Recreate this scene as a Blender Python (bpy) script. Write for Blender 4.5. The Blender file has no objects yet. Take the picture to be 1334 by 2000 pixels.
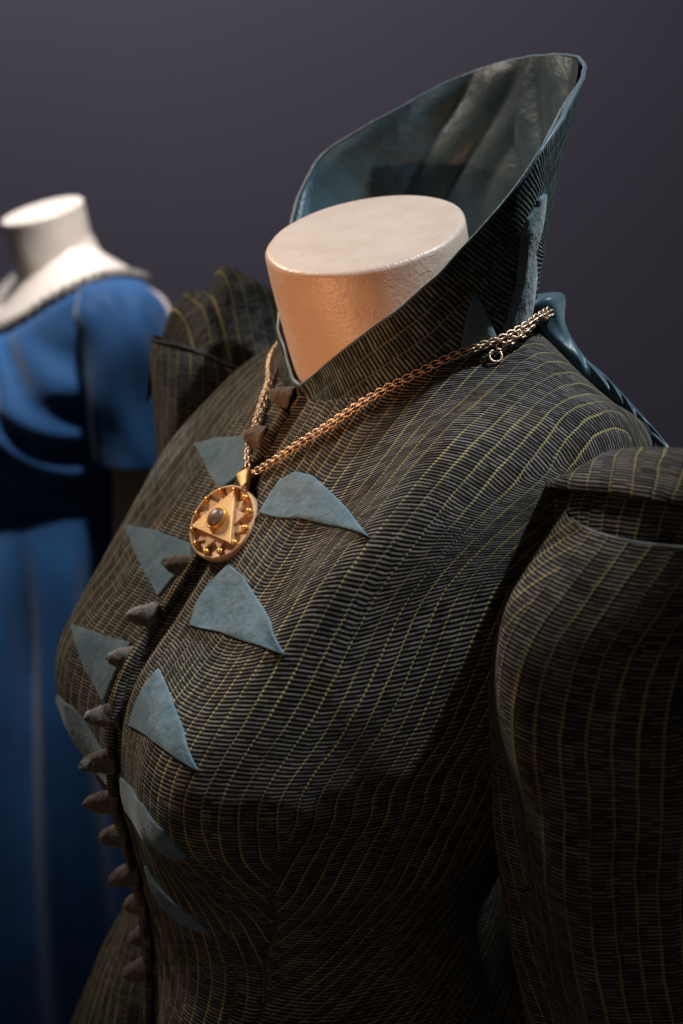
import bpy, bmesh, math, random
import numpy as np
from mathutils import Vector, Matrix
from mathutils.bvhtree import BVHTree

random.seed(7)
RNG = np.random.default_rng(7)
SC = bpy.context.scene
COL = SC.collection

# ------------------------------------------------------------------ camera
AZ, PITCH = math.radians(61.5), math.radians(16.02)
CAM_POS = Vector((0.6421, -0.3655, 1.4861))
RIGHT = Vector((math.cos(AZ), math.sin(AZ), 0))
HEAD = Vector((-math.sin(AZ), math.cos(AZ), 0))
cam_data = bpy.data.cameras.new('camera')
cam = bpy.data.objects.new('camera', cam_data)
COL.objects.link(cam)
cam.location = CAM_POS
cam.rotation_euler = (math.radians(90) - PITCH, 0, AZ)
cam_data.sensor_fit = 'VERTICAL'
cam_data.sensor_height = 36
cam_data.sensor_width = 24
cam_data.lens = 42.0
cam_data.clip_start = 0.02
cam_data.clip_end = 60
cam_data.dof.use_dof = True
cam_data.dof.focus_distance = 0.655
cam_data.dof.aperture_fstop = 5.0
SC.camera = cam

# ------------------------------------------------------------------ world and lamps
world = bpy.data.worlds.new('World')
SC.world = world
world.use_nodes = True
bg = world.node_tree.nodes['Background']
bg.inputs[0].default_value = (0.55, 0.6, 0.75, 1)
bg.inputs[1].default_value = 0.035


def spot(name, loc, target, power, color, angle, blend, radius):
    d = bpy.data.lights.new(name, 'SPOT')
    d.energy = power
    d.color = color
    d.spot_size = math.radians(angle)
    d.spot_blend = blend
    d.shadow_soft_size = radius
    o = bpy.data.objects.new(name, d)
    COL.objects.link(o)
    o.location = loc
    o.rotation_euler = (Vector(target) - Vector(loc)).to_track_quat('-Z', 'Y').to_euler()
    return o


NECK = Vector((0, 0, 1.45))
# gallery spot high on the wearer's right: the key on chest, pendant and fasteners
spot('key_spot_lamp', NECK + Vector((-1.26, -0.73, 1.22)), (0.0, -0.09, 1.31), 195, (1.0, 0.85, 0.68), 21, 1.0, 0.22)
# cooler gallery spot, high behind the figure
spot('cool_spot_lamp', NECK + Vector((0.59, 0.87, 1.82)), (0.08, 0.04, 1.53), 270, (0.84, 0.93, 1.0), 12.6, 0.6, 0.03)
# warm low lamp in front of the figure, soft
spot('warm_low_lamp', NECK - HEAD * 1.0 - RIGHT * 0.70 + Vector((0, 0, -0.42)), (0.0, -0.04, 1.385), 44, (1.0, 0.46, 0.20), 9.5, 0.7, 0.03)
# added warm fill from behind and left of the camera, no real fitting
spot('warm_fill_lamp', NECK - HEAD * 1.6 - RIGHT * 1.1 + Vector((0, 0, 0.05)), (0.03, -0.07, 1.13), 27, (1.0, 0.66, 0.42), 22, 1.0, 0.35)
# spot for the second figure
spot('rear_spot_lamp', Vector((-0.52, 0.05, 3.0)), (-1.05, 0.05, 1.33), 230, (1.0, 0.95, 0.9), 24, 1.0, 0.03)
# ceiling flood that washes the wall
WALL_C = Vector((CAM_POS.x, CAM_POS.y, 0)) + HEAD * 3.0
spot('wall_wash_lamp', WALL_C - HEAD * 1.3 - RIGHT * 0.7 + Vector((0, 0, 3.6)), WALL_C - RIGHT * 0.25 + Vector((0, 0, 1.75)), 165, (0.95, 0.92, 1.0), 95, 1.0, 0.2)

SC.view_settings.view_transform = 'Standard'
SC.view_settings.look = 'None'
SC.view_settings.gamma = 1
SC.view_settings.use_curve_mapping = False
SC.view_settings.exposure = 0.0
SC.cycles.use_denoising = True


# ------------------------------------------------------------------ node helpers
class NT:
    def __init__(self, name):
        self.m = bpy.data.materials.new(name)
        self.m.use_nodes = True
        self.t = self.m.node_tree
        self.bsdf = self.t.nodes['Principled BSDF']
        self.out = self.t.nodes['Material Output']

    def n(self, kind, **kw):
        nd = self.t.nodes.new(kind)
        for k, v in kw.items():
            setattr(nd, k, v)
        return nd

    def put(self, sock, v):
        if isinstance(v, (int, float)):
            sock.default_value = v
        elif isinstance(v, (tuple, list)):
            sock.default_value = v
        else:
            self.t.links.new(v, sock)

    def math(self, op, a, b=None, c=None, clamp=False):
        nd = self.n('ShaderNodeMath', operation=op, use_clamp=clamp)
        self.put(nd.inputs[0], a)
        if b is not None:
            self.put(nd.inputs[1], b)
        if c is not None:
            self.put(nd.inputs[2], c)
        return nd.outputs[0]

    def smooth(self, x, a, b, lo=0.0, hi=1.0):
        nd = self.n('ShaderNodeMapRange', interpolation_type='SMOOTHSTEP')
        self.put(nd.inputs[0], x)
        for i, v in zip((1, 2, 3, 4), (a, b, lo, hi)):
            self.put(nd.inputs[i], v)
        return nd.outputs[0]

    def noise(self, vec, scale, detail=2.0, rough=0.5, dim='3D', dist=0.0):
        nd = self.n('ShaderNodeTexNoise', noise_dimensions=dim)
        if dim == '1D':
            self.put(nd.inputs['W'], vec)
        else:
            self.put(nd.inputs['Vector'], vec)
        nd.inputs['Scale'].default_value = scale
        nd.inputs['Detail'].default_value = detail
        nd.inputs['Roughness'].default_value = rough
        nd.inputs['Distortion'].default_value = dist
        return nd.outputs[0]

    def mix(self, f, a, b, blend='MIX'):
        nd = self.n('ShaderNodeMix', data_type='RGBA', blend_type=blend)
        self.put(nd.inputs[0], f)
        self.put(nd.inputs[6], a)
        self.put(nd.inputs[7], b)
        return nd.outputs[2]

    def xyz(self, x, y, z):
        nd = self.n('ShaderNodeCombineXYZ')
        for s, v in zip(nd.inputs, (x, y, z)):
            self.put(s, v)
        return nd.outputs[0]

    def bump(self, h, strength, dist, normal=None):
        nd = self.n('ShaderNodeBump')
        nd.inputs['Strength'].default_value = strength
        nd.inputs['Distance'].default_value = dist
        self.put(nd.inputs['Height'], h)
        if normal is not None:
            self.put(nd.inputs['Normal'], normal)
        return nd.outputs[0]

    def done(self, color=None, rough=None, normal=None, **kw):
        if color is not None:
            self.put(self.bsdf.inputs['Base Color'], color)
        if rough is not None:
            self.put(self.bsdf.inputs['Roughness'], rough)
        if normal is not None:
            self.put(self.bsdf.inputs['Normal'], normal)
        for k, v in kw.items():
            self.put(self.bsdf.inputs[k], v)
        return self.m


def c4(r, g, b):
    return (r, g, b, 1.0)


RIB, STRIPE = 0.0022, 0.0100


def ribbed_cloth(name, rib=RIB, stripe=STRIPE, thread=(0.078, 0.067, 0.059), thread2=(0.054, 0.063, 0.062),
                 gold=(0.50, 0.38, 0.14), gold2=(0.42, 0.41, 0.21), gold_amt=1.0, width=0.092):
    t = NT(name)
    uv = t.n('ShaderNodeUVMap')
    sep = t.n('ShaderNodeSeparateXYZ')
    t.put(sep.inputs[0], uv.outputs[0])
    u, v = sep.outputs[0], sep.outputs[1]
    obj = t.n('ShaderNodeTexCoord').outputs['Object']
    # stripes wander a little along their run
    w1 = t.math('SUBTRACT', t.noise(t.xyz(t.math('MULTIPLY', u, 60), t.math('MULTIPLY', v, 45), 0), 1.0, 2), 0.5)
    w2 = t.math('SUBTRACT', t.noise(t.xyz(t.math('MULTIPLY', u, 8), t.math('MULTIPLY', v, 9), 4), 1.0, 1), 0.5)
    uu = t.math('DIVIDE', t.math('ADD', u, t.math('ADD', t.math('MULTIPLY', w1, 0.0022), t.math('MULTIPLY', w2, 0.0035))), stripe)
    cell = t.math('FLOOR', uu)
    fr = t.math('FRACT', uu)
    d = t.math('ABSOLUTE', t.math('SUBTRACT', fr, 0.5))          # 0.5 at the stripe, 0 in the middle of a column
    hsh = t.n('ShaderNodeTexWhiteNoise', noise_dimensions='1D')
    t.put(hsh.inputs['W'], cell)
    hv = hsh.outputs[0]
    # ribs, each column a little out of step with the next
    jit = t.math('SUBTRACT', t.noise(t.xyz(t.math('MULTIPLY', u, 220), t.math('MULTIPLY', v, 160), 9), 1.0, 2), 0.5)
    sag = t.math('MULTIPLY', t.math('MULTIPLY', d, d), 0.0006)
    vv = t.math('ADD', t.math('ADD', v, sag), t.math('ADD', t.math('MULTIPLY', hv, 0.0009), t.math('MULTIPLY', jit, 0.0005)))
    ph = t.math('FRACT', t.math('DIVIDE', vv, rib))
    tri = t.math('ABSOLUTE', t.math('SUBTRACT', t.math('MULTIPLY', ph, 2), 1))    # 0 on the crest, 1 in the groove
    crest = t.smooth(tri, 0.80, 0.34)
    # gold slub thread
    kind = t.noise(t.xyz(t.math('MULTIPLY', cell, 3.1), t.math('MULTIPLY', v, 26), 2), 1.0, 3, 0.6)
    wid = t.math('MULTIPLY', t.math('ADD', 0.35, t.math('MULTIPLY', t.smooth(kind, 0.25, 0.8), 1.3)), width)
    edge = t.math('SUBTRACT', 0.5, d)                            # distance from the stripe in columns
    line = t.math('SUBTRACT', 1.0, t.smooth(t.math('DIVIDE', edge, wid), 0.45, 1.0))
    strong = t.smooth(t.noise(t.xyz(t.math('MULTIPLY', cell, 7.7), t.math('MULTIPLY', v, 14), 5), 1.0, 2), 0.36, 0.60, 0.25, 1.0)
    linef = t.math('MULTIPLY', t.math('MULTIPLY', line, strong), t.math('MULTIPLY', t.smooth(crest, 0.0, 1.0, 0.65, 1.0), gold_amt), clamp=True)
    # colours
    big = t.noise(obj, 22, 3, 0.6)
    fine = t.noise(t.xyz(t.math('MULTIPLY', u, 900), t.math('MULTIPLY', v, 500), 1), 1.0, 2, 0.7)
    th = t.mix(t.smooth(big, 0.35, 0.65), c4(*thread), c4(*thread2))
    th = t.mix(t.math('MULTIPLY', fine, 0.6), th, c4(thread[0] * 1.9, thread[1] * 1.9, thread[2] * 1.9))
    ribid = t.math('FLOOR', t.math('DIVIDE', vv, rib))
    wn = t.n('ShaderNodeTexWhiteNoise', noise_dimensions='2D')
    t.put(wn.inputs['Vector'], t.xyz(ribid, t.math('FLOOR', t.math('MULTIPLY', uu, 1.7)), 0))
    shade = t.smooth(wn.outputs[0], 0.0, 1.0, 0.55, 1.5)
    patchy = t.smooth(t.noise(t.xyz(t.math('MULTIPLY', cell, 2.3), t.math('MULTIPLY', v, 30), 7), 1.0, 3, 0.6), 0.3, 0.7, 0.7, 1.35)
    shade = t.math('MULTIPLY', shade, patchy)
    rust = t.smooth(t.noise(t.xyz(t.math('MULTIPLY', cell, 5.3), t.math('MULTIPLY', v, 20), 3), 1.0, 2, 0.5), 0.52, 0.75, 0.0, 0.55)
    th = t.mix(rust, th, c4(thread[0] * 1.25, thread[1] * 0.85, thread[2] * 0.55))
    th = t.mix(1.0, th, t.xyz(shade, shade, shade), 'MULTIPLY')
    base = t.mix(crest, c4(0.0034, 0.0025, 0.0021), th)  # near-black in the grooves: shade between the cords put into the colour
    gcol = t.mix(hv, c4(*gold), c4(*gold2))
    gcol = t.mix(t.math('MULTIPLY', fine, 0.5), gcol, c4(gold[0] * 0.35, gold[1] * 0.3, gold[2] * 0.3))
    col = t.mix(linef, base, gcol)
    # relief: round cords, tucked at every stripe
    cord = t.math('SUBTRACT', 1.0, t.math('MULTIPLY', tri, tri))
    tuck = t.smooth(edge, 0.0, 0.22)
    h = t.math('ADD', t.math('MULTIPLY', cord, 0.0010), t.math('MULTIPLY', tuck, 0.0009))
    h = t.math('ADD', h, t.math('MULTIPLY', linef, 0.0008))
    h = t.math('ADD', h, t.math('MULTIPLY', fine, 0.00022))
    nrm = t.bump(h, 1.0, 1.0)
    return t.done(col, 0.78, nrm, **{'Sheen Weight': 0.02, 'Sheen Roughness': 0.5, 'Specular IOR Level': 0.14})


def satin(name, col, col2, rough=0.5, scale=30, sheen=0.2, weave=0.00012, spec=0.4):
    t = NT(name)
    obj = t.n('ShaderNodeTexCoord').outputs['Object']
    n1 = t.noise(obj, scale, 4, 0.6)
    n2 = t.noise(obj, 900, 2, 0.6)
    c = t.mix(t.smooth(n1, 0.35, 0.68), c4(*col), c4(*col2))
    c = t.mix(t.math('MULTIPLY', n2, 0.35), c, c4(col[0] * 0.5, col[1] * 0.5, col[2] * 0.5))
    h = t.math('ADD', t.math('MULTIPLY', n2, weave), t.math('MULTIPLY', t.noise(obj, 60, 3, 0.6), weave * 12))
    return t.done(c, rough, t.bump(h, 1.0, 1.0), **{'Sheen Weight': sheen, 'Specular IOR Level': spec})


def plain(name, col, rough=0.5, metal=0.0, bump=None, col2=None, scale=40):
    t = NT(name)
    obj = t.n('ShaderNodeTexCoord').outputs['Object']
    c = c4(*col)
    if col2 is not None:
        c = t.mix(t.smooth(t.noise(obj, scale, 4, 0.6), 0.35, 0.68), c, c4(*col2))
    nrm = None
    if bump:
        nrm = t.bump(t.noise(obj, bump[0], 4, 0.6), 1.0, bump[1])
    return t.done(c, rough, nrm, Metallic=metal)


M = {}
M['cloth'] = ribbed_cloth('ribbed_striped_cloth')
M['sleeve'] = ribbed_cloth('ribbed_sleeve_cloth', gold_amt=0.8, width=0.085, stripe=0.0112)
M['collar_cloth'] = ribbed_cloth('ribbed_collar_cloth', rib=0.0026, stripe=0.0105, thread=(0.062, 0.078, 0.078), thread2=(0.045, 0.080, 0.082), gold=(0.22, 0.21, 0.10), gold2=(0.14, 0.18, 0.11), width=0.07)
M['lining'] = satin('teal_satin_lining', (0.017, 0.052, 0.076), (0.040, 0.100, 0.138), 0.42, 18, 0.3, 0.00009, 0.32)
M['suede'] = satin('blue_grey_suede', (0.068, 0.128, 0.170), (0.118, 0.172, 0.212), 0.9, 90, 0.15, 0.00016, 0.12)
M['lip'] = satin('pale_blue_edge', (0.16, 0.20, 0.24), (0.22, 0.26, 0.30), 0.7, 70, 0.2, 0.0002, 0.2)
M['teal_suede'] = satin('teal_suede', (0.050, 0.105, 0.125), (0.085, 0.145, 0.165), 0.8, 60, 0.35, 0.00025, 0.2)


def neck_mat():
    t = NT('painted_plaster_skin')
    obj = t.n('ShaderNodeTexCoord').outputs['Object']
    a = t.noise(obj, 35, 5, 0.65)
    b = t.noise(obj, 340, 3, 0.6)
    drip = t.smooth(t.noise(obj, 150, 2, 0.5, dist=1.5), 0.58, 0.72)
    col = t.mix(t.smooth(a, 0.3, 0.7), c4(0.50, 0.385, 0.31), c4(0.56, 0.44, 0.365))
    col = t.mix(t.math('MULTIPLY', drip, 0.25), col, c4(0.60, 0.49, 0.42))
    h = t.math('ADD', t.math('MULTIPLY', b, 0.00045), t.math('MULTIPLY', drip, 0.00015))
    h = t.math('ADD', h, t.math('MULTIPLY', a, 0.0012))
    h = t.math('ADD', h, t.math('MULTIPLY', t.noise(obj, 1100, 2, 0.6), 0.00022))
    return t.done(col, 0.36, t.bump(h, 0.8, 1.0), **{'Specular IOR Level': 0.45})


M['neck'] = neck_mat()


def wall_mat():
    t = NT('painted_gallery_wall')
    obj = t.n('ShaderNodeTexCoord').outputs['Object']
    a = t.noise(obj, 1.2, 3, 0.5)
    col = t.mix(a, c4(0.115, 0.105, 0.135), c4(0.135, 0.125, 0.155))
    return t.done(col, 0.85, t.bump(t.noise(obj, 220, 3, 0.6), 0.5, 0.002), **{'Specular IOR Level': 0.2})


M['wall'] = wall_mat()
M['floor'] = plain('dark_floor', (0.05, 0.04, 0.035), 0.6, bump=(40, 0.001), col2=(0.035, 0.03, 0.028))

# ------------------------------------------------------------------ mesh helpers


def link_mesh(name, verts, faces, mat, parent=None, uvs=None, smooth=True):
    me = bpy.data.meshes.new(name)
    me.from_pydata([tuple(map(float, v)) for v in verts], [], [tuple(int(i) for i in f) for f in faces])
    if uvs is not None:
        lay = me.uv_layers.new(name='UVMap')
        idx = np.empty(len(me.loops), dtype=np.int32)
        me.loops.foreach_get('vertex_index', idx)
        lay.data.foreach_set('uv', np.asarray(uvs, dtype=np.float32)[idx].ravel())
    if smooth:
        me.polygons.foreach_set('use_smooth', [True] * len(me.polygons))
    me.materials.append(mat)
    me.update()
    o = bpy.data.objects.new(name, me)
    COL.objects.link(o)
    if parent is not None:
        o.parent = parent
        o.matrix_parent_inverse = parent.matrix_world.inverted()
    return o


def empty(name, loc, label, cat, group=None):
    o = bpy.data.objects.new(name, None)
    COL.objects.link(o)
    o.location = loc
    o.matrix_world = Matrix.Translation(loc)
    o['label'] = label
    o['category'] = cat
    if group:
        o['group'] = group
    return o


def cr_weights(n, m):
    """Catmull-Rom weights: n control points (with padding 1 each side) to m samples."""
    t = np.linspace(0, n - 1, m)
    i = np.minimum(t.astype(int), n - 2)
    f = t - i
    W = np.zeros((m, n + 2))
    r = np.arange(m)
    W[r, i] += -0.5 * f + f * f - 0.5 * f ** 3
    W[r, i + 1] += 1 - 2.5 * f * f + 1.5 * f ** 3
    W[r, i + 2] += 0.5 * f + 2 * f * f - 1.5 * f ** 3
    W[r, i + 3] += -0.5 * f * f + 0.5 * f ** 3
    return W


def pad(P, axis, mode0='ext', mode1='ext'):
    P = np.moveaxis(P, axis, 0)

    def end(a, b, mode):
        if mode == 'ext':
            return 2 * a - b
        m = b.copy()
        m[..., 0] *= -1          # mirror in x
        return m
    if mode0 == 'wrap':
        P = np.concatenate([P[-2:-1], P, P[1:2]], 0)
    else:
        P = np.concatenate([end(P[0], P[1], mode0)[None], P, end(P[-1], P[-2], mode1)[None]], 0)
    return np.moveaxis(P, 0, axis)


def bicubic(ctrl, nr, nc, rows='ext', c0='ext', c1='ext'):
    ctrl = np.asarray(ctrl, float)
    R, C = ctrl.shape[:2]
    P = pad(ctrl, 0, rows, rows)
    P = np.einsum('mr,rck->mck', cr_weights(R, nr), P)
    P = pad(P, 1, c0, c1)
    return np.einsum('nc,mck->mnk', cr_weights(C, nc), P)


def spline(pts, m):
    P = pad(np.asarray(pts, float), 0)
    return cr_weights(len(pts), m) @ P


def grid_faces(nr, nc, flip=False):
    i = np.arange(nr - 1)[:, None] * nc + np.arange(nc - 1)[None]
    i = i.ravel()
    q = np.stack([i, i + 1, i + nc + 1, i + nc], 1)
    return q[:, ::-1] if flip else q


def arclen(P):
    return np.concatenate([[0], np.cumsum(np.linalg.norm(np.diff(P, axis=0), axis=1))])


def sstep(a, b, x):
    t = np.clip((x - a) / (b - a), 0, 1)
    return t * t * (3 - 2 * t)


def frames(P):
    T = np.gradient(P, axis=0)
    T /= np.linalg.norm(T, axis=1)[:, None] + 1e-12
    N = np.zeros_like(T)
    a = np.array([0, 0, 1.0]) if abs(T[0, 2]) < 0.9 else np.array([1.0, 0, 0])
    n = a - T[0] * (a @ T[0])
    N[0] = n / np.linalg.norm(n)
    for k in range(1, len(P)):
        n = N[k - 1] - T[k] * (N[k - 1] @ T[k])
        N[k] = n / (np.linalg.norm(n) + 1e-12)
    return T, N, np.cross(T, N)


def tube_data(P, r, seg=10, caps=True):
    P = np.asarray(P, float)
    r = np.broadcast_to(np.asarray(r, float), (len(P),))
    T, N, B = frames(P)
    a = np.linspace(0, 2 * np.pi, seg + 1)
    V = P[:, None] + r[:, None, None] * (np.cos(a)[None, :, None] * N[:, None] + np.sin(a)[None, :, None] * B[:, None])
    L = arclen(P)
    uv = np.stack([np.broadcast_to((a / (2 * np.pi) - .5) * 2 * np.pi * r.mean(), (len(P), seg + 1)), np.broadcast_to(L[:, None], (len(P), seg + 1))], -1)
    F = grid_faces(len(P), seg + 1).tolist()
    V = V.reshape(-1, 3)
    uv = uv.reshape(-1, 2)
    if caps:
        F.append(list(range(seg))[::-1])
        F.append(list(range((len(P) - 1) * (seg + 1), (len(P) - 1) * (seg + 1) + seg)))
    return V, F, uv


def tube(name, P, r, mat, parent, seg=10):
    V, F, uv = tube_data(P, r, seg)
    return link_mesh(name, V, F, mat, parent, uv)


def fnoise(p, freq, seed=0):
    """cheap smooth 3-D value field made of a few sines, for folds and unevenness"""
    r = np.random.default_rng(seed)
    p = np.asarray(p)
    s = 0
    for k in range(5):
        d = r.normal(size=3)
        d /= np.linalg.norm(d)
        s = s + np.sin(p @ d * freq * (0.7 + 0.25 * k) + r.uniform(0, 6.28)) / (1 + 0.3 * k)
    return s / 2.5


# ------------------------------------------------------------------ the setting
def wall_and_floor():
    c = WALL_C
    w, hgt = 6, 5
    V = []
    for s, z in ((-1, 0), (1, 0), (1, 1), (-1, 1)):
        p = Vector((c.x, c.y, 0)) + RIGHT * (s * w)
        V.append((p.x, p.y, z * hgt))
    back = [(x + HEAD.x * .1, y + HEAD.y * .1, z) for x, y, z in V]
    F = [(0, 1, 2, 3), (7, 6, 5, 4), (0, 4, 5, 1), (1, 5, 6, 2), (2, 6, 7, 3), (3, 7, 4, 0)]
    o = link_mesh('wall', V + back, F, M['wall'], smooth=False)
    o['kind'] = 'structure'
    f = link_mesh('floor', [(-8, -6, 0), (6, -6, 0), (6, 8, 0), (-8, 8, 0)], [(0, 1, 2, 3)], M['floor'], smooth=False)
    f['kind'] = 'structure'


wall_and_floor()

# ------------------------------------------------------------------ first figure: the jacket's bodice
BOD = [
    # centre front ............................................. side ........................ centre back
    [(0, -.0434, 1.353), (.04, -.040, 1.358), (.075, -.017, 1.372), (.092, .018, 1.387), (.094, .045, 1.395), (.079, .068, 1.400), (.054, .084, 1.403), (.027, .092, 1.405), (0, .094, 1.406)],
    [(0, -.060, 1.3308), (.043, -.057, 1.334), (.083, -.036, 1.349), (.110, .002, 1.371), (.120, .050, 1.384), (.103, .086, 1.371), (.070, .108, 1.366), (.035, .117, 1.366), (0, .119, 1.366)],
    [(0, -.0741, 1.3116), (.045, -.072, 1.313), (.090, -.057, 1.325), (.128, -.016, 1.359), (.142, .050, 1.371), (.126, .096, 1.355), (.085, .124, 1.345), (.042, .135, 1.343), (0, .137, 1.343)],
    [(0, -.0899, 1.2896), (.043, -.089, 1.291), (.090, -.081, 1.297), (.139, -.042, 1.336), (.163, .045, 1.361), (.147, .102, 1.343), (.10, .136, 1.332), (.05, .147, 1.325), (0, .149, 1.322)],
    [(0, -.108, 1.263), (.042, -.108, 1.264), (.088, -.106, 1.267), (.140, -.085, 1.293), (.177, .020, 1.331), (.163, .090, 1.310), (.110, .135, 1.296), (.055, .149, 1.285), (0, .151, 1.280)],
    [(0, -.1335, 1.2281), (.040, -.135, 1.2281), (.082, -.138, 1.229), (.128, -.129, 1.236), (.168, -.056, 1.252), (.172, .045, 1.255), (.130, .118, 1.245), (.065, .142, 1.235), (0, .145, 1.2281)],
    [(0, -.1585, 1.1966), (.038, -.161, 1.1966), (.080, -.168, 1.1966), (.122, -.158, 1.1966), (.160, -.095, 1.1966), (.171, .010, 1.1966), (.135, .095, 1.1966), (.07, .127, 1.1966), (0, .130, 1.1966)],
    [(0, -.1690, 1.1700), (.038, -.172, 1.1700), (.080, -.181, 1.1700), (.121, -.170, 1.1700), (.156, -.106, 1.1700), (.167, .000, 1.1700), (.132, .082, 1.1700), (.07, .112, 1.1700), (0, .116, 1.1700)],
    [(0, -.1723, 1.1423), (.037, -.175, 1.1423), (.079, -.182, 1.1423), (.117, -.170, 1.1423), (.151, -.106, 1.1423), (.161, -.005, 1.1423), (.128, .070, 1.1423), (.068, .098, 1.1423), (0, .102, 1.1423)],
    [(0, -.1727, 1.1216), (.037, -.174, 1.1216), (.076, -.176, 1.1216), (.112, -.161, 1.1216), (.144, -.103, 1.1216), (.154, -.010, 1.1216), (.123, .062, 1.1216), (.065, .089, 1.1216), (0, .092, 1.1216)],
    [(0, -.1706, 1.0999), (.036, -.170, 1.0999), (.072, -.166, 1.0999), (.106, -.148, 1.0999), (.136, -.098, 1.0999), (.146, -.014, 1.0999), (.117, .053, 1.0999), (.062, .079, 1.0999), (0, .082, 1.0999)],
    [(0, -.1641, 1.0655), (.034, -.162, 1.0655), (.067, -.152, 1.0655), (.097, -.131, 1.0655), (.123, -.090, 1.0655), (.132, -.020, 1.0655), (.106, .040, 1.0655), (.056, .064, 1.0655), (0, .067, 1.0655)],
    [(0, -.1575, 1.0262), (.033, -.155, 1.0262), (.063, -.144, 1.0262), (.092, -.123, 1.0262), (.117, -.086, 1.0262), (.127, -.018, 1.0262), (.106, .046, 1.0262), (.056, .072, 1.0262), (0, .076, 1.0262)],
    [(0, -.1556, .9911), (.034, -.156, .9911), (.066, -.149, .9911), (.097, -.130, .9911), (.124, -.092, .9911), (.134, -.022, .9911), (.112, .048, .9911), (.062, .078, .9911), (0, .084, .9911)],
    [(0, -.1560, .9433), (.036, -.172, .9433), (.073, -.172, .9433), (.109, -.153, .9433), (.142, -.108, .9433), (.156, -.018, .9433), (.134, .070, .9433), (.078, .108, .9433), (0, .116, .9433)],
    [(0, -.1600, .8600), (.040, -.195, .8600), (.082, -.204, .8600), (.125, -.185, .8600), (.165, -.128, .8600), (.182, -.012, .8600), (.160, .095, .8600), (.092, .142, .8600), (0, .150, .8600)],
]
NR, NC = 260, 170
half = bicubic(BOD, NR, NC, 'ext', 'mirror', 'mirror')
BOD_HALF = half


def cloth_table():
    """cloth coordinates over the chest and shoulders: lengths measured on the surface itself, round an axis inside the bust"""
    f = grid_faces(NR, NC)
    bv = BVHTree.FromPolygons([tuple(p) for p in half.reshape(-1, 3).tolist()], f.tolist())
    xs = np.linspace(0.001, 0.150, 52)
    ph = np.radians(np.linspace(100, -75, 150))
    rho = np.zeros((len(xs), len(ph)))
    for i, x in enumerate(xs):
        for j, p in enumerate(ph):
            h, n_, k, d = bv.ray_cast(Vector((x, 0.0, 1.165)), Vector((0, -math.sin(p), math.cos(p))))
            rho[i, j] = d if h is not None else (rho[i, j - 1] if j else 0.17)
    for _ in range(3):
        rho[:, 1:-1] = 0.25 * (rho[:, :-2] + rho[:, 2:]) + 0.5 * rho[:, 1:-1]
    dp = np.abs(ph[1] - ph[0])
    ds = np.hypot(rho, np.gradient(rho, dp, axis=1)) * dp
    v = -np.concatenate([np.zeros((len(xs), 1)), np.cumsum(0.5 * (ds[:, 1:] + ds[:, :-1]), 1)], 1)
    v0 = np.array([np.interp(-np.pi / 2, -ph, v[i]) for i in range(len(xs))])
    v -= v0[:, None]
    dx = xs[1] - xs[0]
    du = np.minimum(np.hypot(1.0, np.gradient(rho, dx, axis=0)), 2.2) * dx
    u = xs[0] + np.concatenate([np.zeros((1, len(ph))), np.cumsum(0.5 * (du[1:] + du[:-1]), 0)], 0)
    return xs, ph, u, v


def table_lookup(T, xs, ph, x, p):
    fx = np.clip((x - xs[0]) / (xs[1] - xs[0]), 0, len(xs) - 1.001)
    fp = np.clip((p - ph[0]) / (ph[1] - ph[0]), 0, len(ph) - 1.001)
    i, j = fx.astype(int), fp.astype(int)
    a, b = fx - i, fp - j
    return (T[i, j] * (1 - a) + T[i + 1, j] * a) * (1 - b) + (T[i, j + 1] * (1 - a) + T[i + 1, j + 1] * a) * b


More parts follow.
